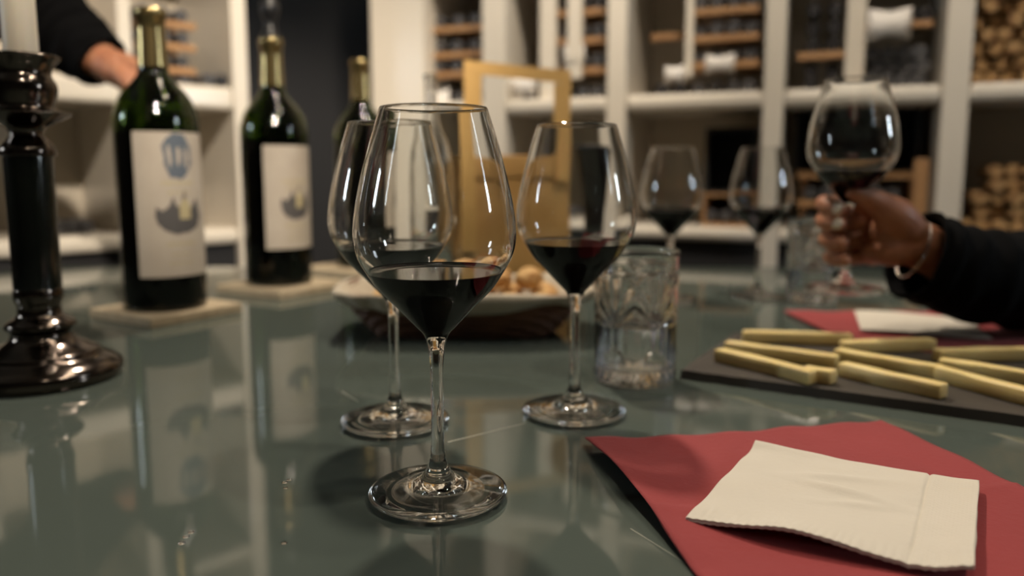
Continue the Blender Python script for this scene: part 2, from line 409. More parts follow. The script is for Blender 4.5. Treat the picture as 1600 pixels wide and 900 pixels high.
box2('rack_post', (WR.hit(1430, 250, .03)[0], .03, SH0T), (WR.hit(1452, 250, .03)[0], .05, WR.hit(1440, 248, .03)[1]), 'slat', UR, .001)
row(WR, 812, 935, 4, SH0T + RB, ('grey bottle', 'lower shelf behind the kraft bag'), 'bottles low behind the kraft bag')
row(WR, 676, 745, 2, SH0T + RB, ('grey bottle', 'lower shelf behind slender clear bottle'), 'bottles low behind the clear bottle')
# ---- logs
def log_mesh(r, L, seed):
    rd = random.Random(seed); n = 12
    rs = [r * rd.uniform(.82, 1.1) for _ in range(n)]
    vs, fs = [], []
    for y in (0, .003, L): 
        for k in range(n):
            a = 2 * math.pi * k / n; q = rs[k] * (.95 if y == 0 else 1); vs.append((q * math.cos(a), y, q * math.sin(a)))
    for j in (0, 1):
        for k in range(n): fs.append((j * n + k, j * n + (k + 1) % n, (j + 1) * n + (k + 1) % n, (j + 1) * n + k))
    fs.append(tuple(range(n))); fs.append(tuple(range(2 * n, 3 * n)))
    me = bpy.data.meshes.new('log'); me.from_pydata(vs, [], fs); me.materials.append(M['log'])
    bm = bmesh.new(); bm.from_mesh(me); bmesh.ops.recalc_face_normals(bm, faces=bm.faces[:]); bm.to_mesh(me); bm.free()
    for p in me.polygons: p.use_smooth = True
    me.set_sharp_from_angle(angle=R(40)); return me
LOGS = [log_mesh(.0135, .12, i) for i in range(5)]
def logs(a0, a1, z0, rows, label, group, shrink=0):
    for j in range(rows):
        n = int((a1 - a0 - 2 * shrink * j) / .0295); off = .0148 if j % 2 else 0
        for k in range(n - (j % 2)):
            o = bpy.data.objects.new('log', random.choice(LOGS)); sc.collection.objects.link(o)
            o.location = WR.world(a0 + shrink * j + .0155 + off + k * .0295, .05 + random.uniform(-.015, .02), z0 + .015 + j * .0265)
            o.rotation_euler = (0, random.uniform(-3, 3), WR.th + random.uniform(-.03, .03)); tag(o, ORD[k] + ' log from left, ' + ROWS[j] + ' row, ' + label, 'log', group)
logs(.932, 1.205, SH1T, 9, 'top right bay', 'logs filling the upper right bay')
logs(.932, 1.17, SH0T, 5, 'low heap behind black sleeve', 'logs heaped in the lower right bay', .012)
# ---- left unit contents
stack(WL, UL, 216, 304, [104, 66, 30], 3, .370, ('grey bottle', 'slats behind left bottle neck'), 'bottles on slats behind the left bottle')
for k, (px, me) in enumerate(((318, MB_K), (342, MB_D))):
    o = bpy.data.objects.new('stored_bottle', me); sc.collection.objects.link(o); a = WL.hit(px, 130, -.02)[0]
    # two bottles lying along the shelf edge in front of the post would roll off: they rest inside, necks out
    o.location = WL.world(sl(368) - .0152 - k * .0299, .015, .370 + RB); o.rotation_euler = (0, 0, WL.th)
    tag(o, ['black bottle end sticking out of the rack right of the left bottle neck', 'grey bottle end sticking out of the rack beside the left bottle neck'][k], 'bottle')
row(WL, 36, 134, 4, .05 + RB, ('grey bottle', 'lower shelf behind the candlestick'), 'bottles low behind the candlestick')
row(WL, 218, 312, 3, .05 + RB, ('grey bottle', 'lower shelf behind left wine bottle'), 'bottles low behind the left wine bottle')
box2('rack_slat', (sl(309), .01, .05), (sl(316), .03, WL.hit(320, 290, .01)[1]), 'slat', UL)

# ------------------------------------------------------------------ the table
tb = empty('glass_table', (-.1, .65, FZ)); tag(tb, 'dining table with a glossy dark green glass top', 'table')
box2('tabletop', (-.82, -.95, .75 - .014), (.83, .80, .75), 'table', tb, .0015)
box2('frame', (-.75, -.88, .69), (.76, .73, .736), 'steel', tb)
for x in (-.74, .70):
    for y in (-.85, .67): box2('leg', (x, y, 0), (x + .05, y + .05, .69), 'steel', tb, .002)
def reflection_and_scratch(p, q, wd=.0006):
    a, b = gnd(*p), gnd(*q); d = (b - a).normalized(); n = Vector((-d.y, d.x, 0)) * wd / 2
    o = pydata('reflection_and_scratch', [v + Vector((.1, -.65, .75 + .00012)) for v in (a - n, b - n * .3, b + n * .3, a + n)], [(0, 1, 2, 3)], 'reflection_and_scratch', tb, False)
M['reflection_and_scratch'] = mat('reflection_and_scratch', (.30, .31, .26), .5)
reflection_and_scratch((700, 691), (822, 661), .0016); reflection_and_scratch((985, 826), (1092, 893)); reflection_and_scratch((534, 612), (560, 628), .001)  # first and last paint a straight reflection as pale strips, the second is scratched glass

# ------------------------------------------------------------------ wine glasses
OUT = [(.0, .0028), (.012, .0022), (.022, .0004), (.028, .0000), (.0345, .0012), (.0374, .0024), (.0384, .0034), (.0378, .0043), (.033, .0050), (.024, .0062), (.016, .0082), (.0102, .0118), (.0065, .016),
       (.0046, .021), (.0037, .030), (.0034, .046), (.0035, .064), (.0039, .078), (.0050, .087), (.0069, .0922), (.0100, .0957), (.0146, .1005), (.0208, .1072), (.0308, .1175),
       (.0370, .1268), (.0414, .1348), (.0434, .1440), (.0430, .1545), (.0412, .1660), (.0384, .1785), (.0345, .1930), (.0306, .2060), (.0284, .2128)]
INN = [(.0277, .2128), (.0298, .2060), (.0337, .1930), (.0376, .1785), (.0404, .1660), (.0422, .1545), (.0425, .1440), (.0405, .1350), (.0360, .1272), (.0297, .1183), (.0197, .1081), (.0136, .1016), (.0085, .0976), (.004, .0962), (0, .0958)]
def rad_at(prof, z):
    for (r0, z0), (r1, z1) in zip(prof, prof[1:]):
        if min(z0, z1) <= z <= max(z0, z1) and z0 != z1: return r0 + (r1 - r0) * (z - z0) / (z1 - z0)
    return prof[0][0]
def wine_profile(level):
    inn = smooth_profile(INN, 5); pts = [(r, z) for r, z in inn if z < level - .0004]
    rt = rad_at(inn, level)
    top = [(0, level - .0010), (rt * .8, level - .0010), (rt - .0014, level - .0008), (rt - .0006, level - .0003), (rt - .0002, level + .0002)]
    return top + [(max(r - .0002, 0), z + .0001) for r, z in pts]
def fix(me):
    b = bmesh.new(); b.from_mesh(me); bmesh.ops.recalc_face_normals(b, faces=b.faces[:]); b.to_mesh(me); b.free()
    for p in me.polygons: p.use_smooth = True
    return me
def wine_glass(px, py, level, label, Y=None, base=None):
    loc = base if base is not None else gnd(px, py)
    t = empty('wine_glass', loc); tag(t, label, 'wine glass', 'stemmed wine glasses')
    outp = smooth_profile(OUT, 4); inn = smooth_profile(INN, 4); prof = outp + [(.02805, .2134)] + inn
    v, f = lathe_data(prof, 72); me = bpy.data.meshes.new('glass_body'); me.from_pydata(v, [], f)
    me.materials.append(M['glass']); me.materials.append(M['glass_wet'])
    first = len(outp) + 1; cnt = len(lathe_data(outp + [(.02805, .2134), inn[0]], 72)[1])
    for p in me.polygons:
        if p.index >= cnt and p.center.z < level: p.material_index = 1
    link('glass_body', fix(me), None, t)
    v, f = lathe_data(wine_profile(level), 64); me = bpy.data.meshes.new('wine'); me.from_pydata(v, [], f); me.materials.append(M['wine']); me.materials.append(M['wine_body'])
    for p in me.polygons: p.material_index = 0 if p.center.z > level - .00105 and p.index < 64 * 4 else 1
    link('wine', fix(me), None, t)
    return t
wine_glass(685, 775, .1262, 'sharp front wine glass of red wine nearest the red napkin corner')
wine_glass(618, 661, .1278, 'wine glass of red wine standing behind and left of the front glass')
wine_glass(897, 646, .1290, 'wine glass of red wine standing between front glass and crystal tumbler')
wine_glass(1045, 468, .1262, 'blurred far wine glass standing behind the crystal tumbler')
wine_glass(1183, 465, .1262, 'blurred far wine glass standing left of the raised hand')
HG = at(1328, 300, .78); held_base = Vector((HG.x, .78, at(1328, 262, .78).z - .1262))
wine_glass(0, 0, .1225, 'wine glass held up in the raised hand', base=held_base)

# ------------------------------------------------------------------ bottles on coasters
BT = .36; BR = .0485
BO = [(0, .012), (.020, .008), (.038, .001), (.044, 0), (.0475, .002), (.0485, .006), (.0485, .12), (.0485, .222), (.0472, .236), (.0430, .250), (.0350, .263), (.0255, .274), (.0190, .283), (.0170, .292), (.0163, .31), (.0155, .335), (.0152, .348), (.0172, .349), (.0172, .357), (.0160, .360)]
BI = [(.0115, .360), (.0115, .34), (.0125, .31), (.0135, .292), (.0155, .283), (.0220, .274), (.0310, .263), (.0385, .250), (.0435, .236), (.0450, .222), (.0450, .12), (.0450, .012), (.040, .008), (.020, .014), (0, .018)]
def prof_join(*ps): return [q for p in ps for q in p]
def patch(name, a0, a1, z0, z1, r, m, parent, na=28, nz=6, cut=None, thick=.0003):
    vs, fs = [], []
    for j in range(nz + 1):
        for i in range(na + 1):
            a = a0 + (a1 - a0) * i / na; z = z0 + (z1 - z0) * j / nz; vs.append((r * math.sin(a), -r * math.cos(a), z))
    for j in range(nz):
        for i in range(na): k = j * (na + 1) + i; fs.append((k, k + 1, k + na + 2, k + na + 1))
    o = pydata(name, vs, fs, m, parent); return o
def blob(name, pts, r, m, parent):
    """filled flat print, points are (angle, z), wrapped round the bottle"""
    def inside(x, y):
        c = False; j = len(pts) - 1
        for i in range(len(pts)):
            (xi, yi), (xj, yj) = pts[i], pts[j]
            if (yi > y) != (yj > y) and x < (xj - xi) * (y - yi) / (yj - yi) + xi: c = not c
            j = i
        return c
    a0 = min(p[0] for p in pts); a1 = max(p[0] for p in pts); z0 = min(p[1] for p in pts); z1 = max(p[1] for p in pts)
    na = max(4, int((a1 - a0) / .022)); nz = max(4, int((z1 - z0) / .0011)); vs, fs = [], []
    for j in range(nz + 1):
        for i in range(na + 1): vs.append((a0 + (a1 - a0) * i / na, z0 + (z1 - z0) * j / nz))
    for j in range(nz):
        for i in range(na):
            if inside(a0 + (a1 - a0) * (i + .5) / na, z0 + (z1 - z0) * (j + .5) / nz): k = j * (na + 1) + i; fs.append((k, k + 1, k + na + 2, k + na + 1))
    return pydata(name, [(r * math.sin(a), -r * math.cos(a), z) for a, z in vs], fs, m, parent)
def ell(ca, cz, ra, rz, n=20, wob=0): return [(ca + ra * math.cos(2 * math.pi * k / n) * (1 + wob * random.uniform(-1, 1)), cz + rz * math.sin(2 * math.pi * k / n) * (1 + wob * random.uniform(-1, 1))) for k in range(n)]
def bottle(px, py, label, la, lz, crest=True, stopper=False):
    p = gnd(px, py, .0125); face = math.atan2(-p.x, p.y)   # turn -Y side to the camera
    t = empty('wine_bottle', (p.x, p.y, .0125), math.atan2(p.y, p.x) - math.pi / 2); tag(t, label, 'bottle', 'large red wine bottles on coasters')
    lathe('bottle_body', prof_join(smooth_profile(BO[:6], 3), smooth_profile(BO[6:], 3), BI[:9], BI[9:]), 'bottle', t, 56)
    lathe('wine', [(0, .214), (.0452, .214), (.0452, .0122), (.0402, .0078), (.02, .0138), (0, .0178)], 'bottle_wine', t, 40, 40)
    cap = [(.0176, .292), (.0169, .310), (.0161, .335), (.0158, .3475), (.0178, .3485), (.0179, .3575), (.0168, .3608), (0, .3612)]
    lathe('foil_capsule', cap, 'foil', t, 40)
    r = BR + .0004; a0, a1 = R(la[0]), R(la[1]); z0, z1 = lz
    lb = patch('paper_label', a0, a1, z0, z1, r, 'label', t); ca = (a0 + a1) / 2 + .03; hh = z1 - z0; r2 = r + .0003
    if crest:
        zc = z0 + hh * .84
        for (da, dz, ra, rz) in ((0, 0, .36, .027), ): blob('printed_crest', ell(ca, zc, ra, rz, 18, .12), r2, 'ink_blue', lb)
        for da in (-.2, .02, .22): blob('printed_crest_figure', ell(ca + da, zc + random.uniform(-.004, .004), .05, .013, 10, .3), r2 + .0002, 'label', lb)
    # chateau vignette with trees and rows of small print
    zc = z0 + hh * .40
    sil = [(-.36, .004), (-.34, .012), (-.26, .008), (-.16, .012), (-.10, .022), (-.05, .012), (.02, .014), (.08, .028), (.12, .014), (.2, .010), (.28, .020), (.34, .012), (.38, .002), (.30, -.008), (.12, -.013), (-.08, -.014), (-.24, -.010), (-.33, -.004)]
    k = 1.6 if crest else 1.35
    blob('printed_vignette', [(ca + a * k, zc + z * 1.25) for a, z in sil], r2, 'ink_dark', lb)
    blob('printed_tower', [(ca + (.08 + a) * k, zc + z) for a, z in [(-.09, 0), (-.09, .016), (0, .026), (.09, .016), (.09, 0)]], r2 + .0002, 'ink_tan', lb)
    for (zf, wd, hgt) in ((.64, .8, .0035), (.58, .55, .0022), (.22, .7, .0030), (.15, .5, .0018), (.09, .62, .0018)):
        x = -wd / 2
        while x < wd / 2:
            ww = random.uniform(.05, .12); patch('printed_word', ca + x, ca + min(x + ww, wd / 2), z0 + hh * zf, z0 + hh * zf + hgt, r2, 'ink_tan', lb, 3, 1); x += ww + .03
    if stopper:
        lathe('stopper', [(.0145, .3612), (.0150, .366), (.0105, .370), (.0085, .385), (.0120, .392), (.0145, .402), (.0130, .413), (.006, .418), (0, .419)], 'black_gloss', t, 28)
    return t
b1 = bottle(260, 478, 'large dark green wine bottle nearest the candlestick with crest label', (-33, 80), (.042, .214))
b2 = bottle(437, 441, 'middle dark wine bottle with plain cream label and black stopper', (-20, 86), (.055, .205), False, True)
b3 = bottle(570, 414, 'farthest wine bottle with gold foil behind the front wine glasses', (30, 150), (.055, .205), False)
def coaster(c, ang, s, label):
    t = box('coaster', (0, 0, .006), (s, s, .012), 'cork', None, .0015); t.location = c; t.rotation_euler = (0, 0, ang)
    tag(t, label, 'coaster', 'square cork coasters')
coaster((b1.location.x - .002, b1.location.y + .006, 0), R(58), .128, 'pale square coaster under the left crest label bottle')
coaster((b2.location.x + .006, b2.location.y + .004, 0), R(58), .14, 'pale square coaster under the middle stoppered bottle')
coaster((b3.location.x - .006, b3.location.y + .0, 0), R(56), .155, 'pale square coaster under the farthest bottle')

# ------------------------------------------------------------------ candlestick
cp = gnd(70, 590); t = empty('candlestick', cp); tag(t, 'dark pewter candlestick with black marble column at the table edge', 'candlestick')
BASE = [(0, .003), (.056, .003), (.0602, .0), (.0622, .003), (.0628, .0085), (.0612, .0125), (.0555, .0165), (.0480, .0200), (.0455, .0222), (.0448, .0245), (.0400, .0270), (.0330, .0305), (.0265, .0350), (.0235, .0395), (.0250, .0430), (.0275, .0465), (.0270, .0500), (.0225, .0535), (.0185, .0560), (.0168, .0600), (.0168, .0650), (.0184, .0690), (.0194, .0740), (.0188, .0790), (.0184, .0800), (0, .0800)]
lathe('base', smooth_profile(BASE[:-1], 3) + [BASE[-1]], 'pewter', t, 72)
lathe('column', [(0, .080), (.0184, .080), (.0186, .083), (.0188, .19), (.0185, .1925), (0, .1925)], 'marble', t, 48, 40)
TOP = [(0, .1925), (.0195, .1925), (.0215, .1950), (.0212, .1990), (.0185, .2030), (.0140, .2090), (.0130, .2130), (.0165, .2175), (.0235, .2215), (.0330, .2270), (.0352, .2285), (.0340, .2292), (.0255, .2310), (.0225, .2340), (.0240, .2400), (.0258, .2480), (.0250, .2540), (.0222, .2590), (.0216, .2625), (.0240, .2680), (.0280, .2735), (.0290, .2755), (.0275, .2765), (.0165, .2755), (.0145, .2700), (.0142, .2560), (0, .2555)]
lathe('candle_cup', smooth_profile(TOP[:-4], 3) + TOP[-4:], 'pewter', t, 60)
cd = empty('candle', cp + Vector((.0008, 0, .2558))); tag(cd, 'ivory candle standing in the candlestick cup', 'candle')
lathe('wax', [(0, 0), (.0128, 0), (.0130, .004), (.0127, .21), (.0120, .213), (.006, .2115), (0, .211)], 'wax', cd, 36)
lathe('wick', [(.0009, .210), (.0009, .222), (0, .2225)], 'wick', cd, 8)

# ------------------------------------------------------------------ crystal tumbler(s)
def tumbler_mesh():
    Hh = .1136
    def rel(a, z, r):
        if z < .003: return 0
        u = z / Hh; d = 0
        if u > .86: return 0
        if u < .12:   # row of beads round the base
            return .0011 * max(0, math.sin(math.pi * (u - .02) / .10)) * abs(math.sin(a * 14)) if u > .02 else 0
        if u < .46:   # flutes with pointed arches
            ph = (a * 6 / (2 * math.pi)) % 1; tri = abs(ph - .5) * 2
            d = -.0016 * abs(math.sin(a * 12)) ; 
            if u < .16 + .14 * (1 - tri): d = .0004 - .0012 * abs(math.sin(a * 24))
            return d
        ph = (a * 6 / (2 * math.pi)) % 1; x = (ph - .5) * 2; v = (u - .46) / .40   # fans radiating from the foot of each cell
        ang = math.atan2(x * .62, v + .02); rr = math.hypot(x * .62, v)
        d = -.0018 * abs(math.sin(ang * 6)) * min(1, rr * 3)
        if abs(rr - .95) < .05: d = -.0016
        return d * min(1, (.86 - u) / .02)
    out = [(0, .0015), (.020, .001), (.030, 0), (.0328, .0008), (.0338, .002)]
    for k in range(1, 90): z = .002 + (Hh - .003) * k / 90; out.append((.0338 + (.0368 - .0338) * z / Hh, z))
    out += [(.0366, Hh - .0005), (.0360, Hh), (.0352, Hh - .0004)]
    inn = [(.0346, Hh - .004), (.0336, .06), (.0318, .020), (.0300, .0145), (.026, .0125), (.014, .0125), (0, .0125)]
    v, f = lathe_data(out, 168, lambda a, z, r: rel(a, z, r) if r > .0335 and z > .002 else 0)
    v2, f2 = lathe_data(inn, 168); b = len(v)
    # bridge last outer ring to the first inner ring
    lo = len(v) - 168; br = [(lo + k, lo + (k + 1) % 168, b + (k + 1) % 168, b + k) for k in range(168)]
    me = bpy.data.meshes.new('glass_body'); me.from_pydata(v + v2, [], f + br + [tuple(i + b for i in q) for q in f2]); me.materials.append(M['crystal'])
    bm = bmesh.new(); bm.from_mesh(me); bmesh.ops.recalc_face_normals(bm, faces=bm.faces[:]); bm.to_mesh(me); bm.free(); return me
TM = tumbler_mesh()
def tumbler(p, label, water=None, rz=0):
    t = empty('crystal_tumbler', p, rz); tag(t, label, 'tumbler', 'cut crystal tumblers'); link('glass_body', TM, None, t)
    if water:
        rt = .0318 + (.0336 - .0318) * (water - .02) / .04 + .0002
        lathe('water', [(0, water), (rt - .001, water), (rt, water + .0005), (.0320, .020), (.0302, .0143), (.026, .0123), (0, .0123)], 'water', t, 64)
    return t
tumbler(gnd(991, 592), 'cut crystal tumbler half full of water beside the slate board', .050, R(20))
tumbler(gnd(1268, 470), 'blurred crystal tumbler standing behind the hand holding a glass', .045, R(5))

# ------------------------------------------------------------------ slender clear bottle, black vase, kraft bag
p = gnd(677, 465)
t = empty('glass_carafe', p); tag(t, 'slender clear glass bottle behind the two front wine glasses', 'carafe')
CO = [(0, .004), (.022, .001), (.027, 0), (.0305, .003), (.0315, .010), (.0315, .15), (.0305, .190), (.0270, .215), (.0180, .235), (.0110, .248), (.0086, .262), (.0082, .29), (.0082, .306), (.0096, .309), (.0096, .313), (.0078, .314)]
CI = [(.0062, .313), (.0062, .29), (.0066, .262), (.009, .248), (.016, .235), (.025, .215), (.0285, .19), (.0295, .15), (.0295, .012), (.027, .007), (0, .009)]
lathe('glass_body', smooth_profile(CO, 3) + CI, 'glass', t, 48)
p = gnd(930, 455); t = lathe('vase', smooth_profile([(0, 0), (.017, 0), (.018, .003), (.0150, .02), (.0145, .06), (.0170, .11), (.0220, .155), (.0290, .195), (.0335, .212), (.0335, .217), (.0315, .217), (.027, .195), (.020, .155), (.014, .11), (0, .10)], 3), 'black_gloss', None, 40)
t.location = p; tag(t, 'black vase flaring to a wide rim behind the crystal tumbler', 'vase')
# bag
bc = gnd(798, 446); bg = empty('paper_bag', (bc.x, bc.y + .05, 0), R(14)); tag(bg, 'brown kraft paper carrier bag with tall flat handle', 'bag')
W2, D2, BH = .083, .048, .205
def bag_body():
    vs, fs = [], []
    prof = [(-W2, -D2), (-W2 * .3, -D2 - .001), (W2 * .3, -D2 - .001), (W2, -D2), (W2 - .014, 0), (W2, D2), (0, D2 + .001), (-W2, D2), (-W2 + .014, 0)]
    zs = [0, .03, .09, .15, BH]; n = len(prof)
    for j, z in enumerate(zs):
        for i, (x, y) in enumerate(prof):
            k = 1 if i not in (4, 8) else (0.0 + z / BH)
            xx = x if i not in (4, 8) else (math.copysign(W2, x) * (1 - k) + x * k)
            vs.append((xx + .0016 * math.sin(7 * z * 20 + i), y + .0015 * math.sin(i * 3 + j), z))
    for j in range(len(zs) - 1):
        for i in range(n): fs.append((j * n + i, j * n + (i + 1) % n, (j + 1) * n + (i + 1) % n, (j + 1) * n + i))
    fs.append(tuple(range(n)))
    o = pydata('bag_body', vs, fs, 'kraft', bg, False); md = o.modifiers.new('t', 'SOLIDIFY'); md.thickness = .0012; md.offset = 1
    box2('top_fold', (-W2 + .002, -D2 - .0045, BH - .032), (W2 - .002, -D2 - .0022, BH - .0005), 'kraft', bg, .0005)
bag_body()
def strap(x0, x1, zt, y):
    bm = bmesh.new(); wd = .027; pts = [(x0, BH - .16), (x0 - .002, .27), (x0 + .002, zt), (x1, zt - .012), (x1 + .001, .27), (x1, BH - .04)]
    def q(a, b, c, d):
        vs = [bm.verts.new((p[0], yy, p[1])) for yy in (y - .002, y) for p in (a, b, c, d)]
        for f in ((0, 1, 2, 3), (7, 6, 5, 4), (0, 4, 5, 1), (1, 5, 6, 2), (2, 6, 7, 3), (3, 7, 4, 0)): bm.faces.new([vs[i] for i in f])
    h = wd / 2
    q((x0 - h, BH - .16), (x0 + h, BH - .16), (x0 + h + .001, zt), (x0 - h + .001, zt))
    q((x1 - h, BH - .04), (x1 + h, BH - .04), (x1 + h + .002, zt - .012), (x1 - h + .002, zt - .012))
    q((x0 - h + .001, zt), (x1 + h + .002, zt - .012), (x1 + h + .002, zt + .008), (x0 - h + .001, zt + .019))
    return frombm('flat_handle', bm, 'handle', bg, False)
strap(-.074, .068, .328, -D2 - .005)

# ------------------------------------------------------------------ bread basket
bx = at(728, 500, .86).x; BKT = empty('bread_basket', (bx, .865, 0)); tag(BKT, 'brown wicker bread basket lined with beige linen', 'basket')
def sup(a, A, B, e=.5): c, s = math.cos(a), math.sin(a); return A * math.copysign(abs(c) ** e, c), B * math.copysign(abs(s) ** e, s)
def basket_pt(a, v, out=0):       # v 0 bottom .. 1 rim
    A = .096 + .042 * v ** .9 + out; B = .055 + .030 * v ** .9 + out
    x, y = sup(a, A, B); return x, y, .050 * v
n = 96; NV = 20
def woven():
    vs, fs = [], []
    for j in range(NV + 1):
        v = j / NV
        for k in range(n):
            a = 2 * math.pi * k / n; o = .0016 * math.sin(k * math.pi / 3 + (j // 2 % 2) * math.pi) * (1 if 0 < j < NV else 0) + .0008 * (j % 2)
            vs.append(basket_pt(a, v, o))
    m0 = len(vs)
    for v in (1, .1):
        for k in range(n): x, y, z = basket_pt(2 * math.pi * k / n, v, -.006); vs.append((x, y, z + .001))
    for j in range(NV):
        for k in range(n): fs.append((j * n + k, j * n + (k + 1) % n, (j + 1) * n + (k + 1) % n, (j + 1) * n + k))
    for k in range(n): fs.append((NV * n + k, NV * n + (k + 1) % n, m0 + (k + 1) % n, m0 + k)); fs.append((m0 + k, m0 + (k + 1) % n, m0 + n + (k + 1) % n, m0 + n + k))
    fs.append(tuple(range(n))); fs.append(tuple(range(m0 + n, m0 + 2 * n)))
    pydata('woven_body', vs, fs, 'wicker', BKT, True, 50)
    for z, r in ((1.0, .0035),):
        pts = [Vector(basket_pt(2 * math.pi * k / n, z)) for k in range(n + 1)]
        v, f = tube_data(pts, [r] * len(pts), 8, caps=False); pydata('rim', v, f, 'wicker', BKT)
woven()
def liner():
    vs, fs = [], []; rows = [(.15, -.010, .004), (.55, -.010, .004), (.98, -.009, .004), (1.06, -.002, .006), (1.05, .0045, .006), (.98, .0062, .004), (.90, .0062, .002), (.82, .0058, 0), (.74, .006, 0)]
    for j, (v, o, wv) in enumerate(rows):
        for k in range(n):
            a = 2 * math.pi * k / n; hang = 1
            vv = v
            if j >= 5: vv = 1 - (1 - v) * (1.0 + .35 * math.sin(3 * a + .6) + .2 * math.sin(7 * a))
            fold = .0022 * math.sin(13 * a + 2 * math.sin(3 * a)) * (.3 + j / 9 if j > 3 else .5)
            x, y, z = basket_pt(a, min(max(vv, .02), 1.1), o + max(fold, -.0015)); vs.append((x, y, z + .001 + .0012 * math.sin(5 * a + j)))
    for j in range(len(rows) - 1):
        for k in range(n): fs.append((j * n + k, j * n + (k + 1) % n, (j + 1) * n + (k + 1) % n, (j + 1) * n + k))
    fs.append(tuple(range(n)))
    o = pydata('linen_liner', vs, fs, 'linen', BKT); md = o.modifiers.new('t', 'SOLIDIFY'); md.thickness = .001
liner()
def bread_mesh(seed):
    rd = random.Random(seed); bm = bmesh.new(); bmesh.ops.create_icosphere(bm, subdivisions=3, radius=1)
    for v in bm.verts:
        v.co = Vector((v.co.x * .0172, v.co.y * .0132, v.co.z * .0112)) * (1 + .25 * noise.noise(v.co * 1.6 + Vector((seed * 3, 0, 0))) + .14 * noise.noise(v.co * 4.5) - .1)
    me = bpy.data.meshes.new('bread_piece'); bm.to_mesh(me); bm.free(); me.materials.append(M['bread'])
    for p in me.polygons: p.use_smooth = True
    return me
BM_ = [bread_mesh(i) for i in range(5)]; cnt = 0
for layer, (zz, nx, ny) in enumerate(((.0165, 6, 4), (.0385, 6, 4), (.0600, 4, 2))):
    for i in range(nx):
        for j in range(ny):
            x = (i - (nx - 1) / 2) * .036 + random.uniform(-.002, .002) + (.018 if layer == 2 else 0); y = (j - (ny - 1) / 2) * .029 + random.uniform(-.001, .001)
            if abs(x) > .092 and layer < 2 and abs(y) > .035: continue
            if layer == 0 and (abs(x) > .08 or abs(y) > .035): continue
            o = bpy.data.objects.new('bread_piece', random.choice(BM_)); sc.collection.objects.link(o)
            o.location = (bx + x, .865 + y, zz); o.rotation_euler = (random.uniform(-.3, .3), random.uniform(-.3, .3), random.uniform(-.4, .4))
            tag(o, 'golden bread piece heaped in the linen lined basket', 'bread', 'bread pieces in the basket')

# ------------------------------------------------------------------ slate board with cheese sticks
o0 = gnd(1062, 592, .0); ex = Vector((.862, -.507, 0)); ey = Vector((.507, .862, 0))
bm = bmesh.new(); SW, SL, ST = .185, .42, .008
nx, ny = 60, 26
def edge_j(k): return .0016 * noise.noise(Vector((k * .9, 3.1, 0))) + .0008 * noise.noise(Vector((k * 3.3, 7, 0)))
grid = {}
for lay, z in ((0, 0.0), (1, ST)):
    for i in range(nx + 1):
        for j in range(ny + 1):
            u, v = SL * i / nx, SW * j / ny
            if j == 0: v += edge_j(i) + (.001 if lay else 0)
            if j == ny: v += edge_j(i + 100)
            if i == 0: u += edge_j(j + 200) + (.001 if lay else 0)
            if i == nx: u += edge_j(j + 300)
            grid[lay, i, j] = bm.verts.new(ex * u + ey * v + Vector((0, 0, z + (.0003 * noise.noise(Vector((u * 60, v * 60, 0))) if lay else 0))))
for i in range(nx):
    for j in range(ny):
        bm.faces.new([grid[1, a, b] for a, b in ((i, j), (i + 1, j), (i + 1, j + 1), (i, j + 1))])
        bm.faces.new([grid[0, a, b] for a, b in ((i, j), (i, j + 1), (i + 1, j + 1), (i + 1, j))])
for i in range(nx):
    for j in (0, ny): bm.faces.new([grid[0, i, j], grid[0, i + 1, j], grid[1, i + 1, j], grid[1, i, j]])
for j in range(ny):
    for i in (0, nx): bm.faces.new([grid[0, i, j], grid[0, i, j + 1], grid[1, i, j + 1], grid[1, i, j]])
sb = frombm('slate_board', bm, 'slate', None, True, 35); sb.location = o0
tag(sb, 'dark slate serving board laid with cheese sticks', 'serving board')
CT = .0118
def stick(p, q, lvl, label, cut=0):
    zc = ST + .0004 + CT / 2 + lvl * (CT + .0003); a, b = gnd(*p, zc), gnd(*q, zc); d = b - a; L = d.length
    bm = bmesh.new(); addbox(bm, (0, 0, 0), (L, .0125, CT), None, .0016)
    bmesh.ops.subdivide_edges(bm, edges=[e for e in bm.edges if e.calc_length() > L * .7], cuts=9)
    sd = random.random() * 50
    for v in bm.verts:
        k = noise.noise(Vector((v.co.x * 45 + sd, v.co.y * 90, v.co.z * 60))); v.co.y += .0011 * k; v.co.z += (.0003 * k if v.co.z > 0 else 0)
        v.co.y += .0022 * math.sin(v.co.x / L * 3 + sd)
    o = frombm('cheese_stick', bm, 'cheese', None, True, 45); o.location = (a + b) / 2; o.rotation_euler = (0, 0, math.atan2(d.y, d.x))
    tag(o, label, 'cheese', 'cheese sticks on the slate'); return o
stick((1161, 526), (1330, 530), 0, 'rear left cheese stick lying crosswise on the slate')
stick((1136, 541), (1308, 566), 0, 'second cheese stick from the slate left corner')
stick((1121, 554), (1272, 590), 0, 'cheese stick nearest the slate left corner')
stick((1258, 581), (1302, 590), 0, 'short cheese piece showing between the left cheese sticks')
stick((1318, 543), (1455, 537), 0, 'cheese stick lying crosswise behind the middle pair')
stick((1308, 553), (1470, 583), 0, 'rear cheese stick of the middle pair on the slate')
stick((1317, 575), (1474, 612), 0, 'front cheese stick of the middle pair nearest the red napkin')
stick((1464, 556), (1625, 552), 0, 'rear right cheese stick lying crosswise on the slate')
stick((1467, 570), (1640, 596), 0, 'middle cheese stick of the right hand group')
stick((1462, 583), (1640, 627), 0, 'front cheese stick of the right hand group')

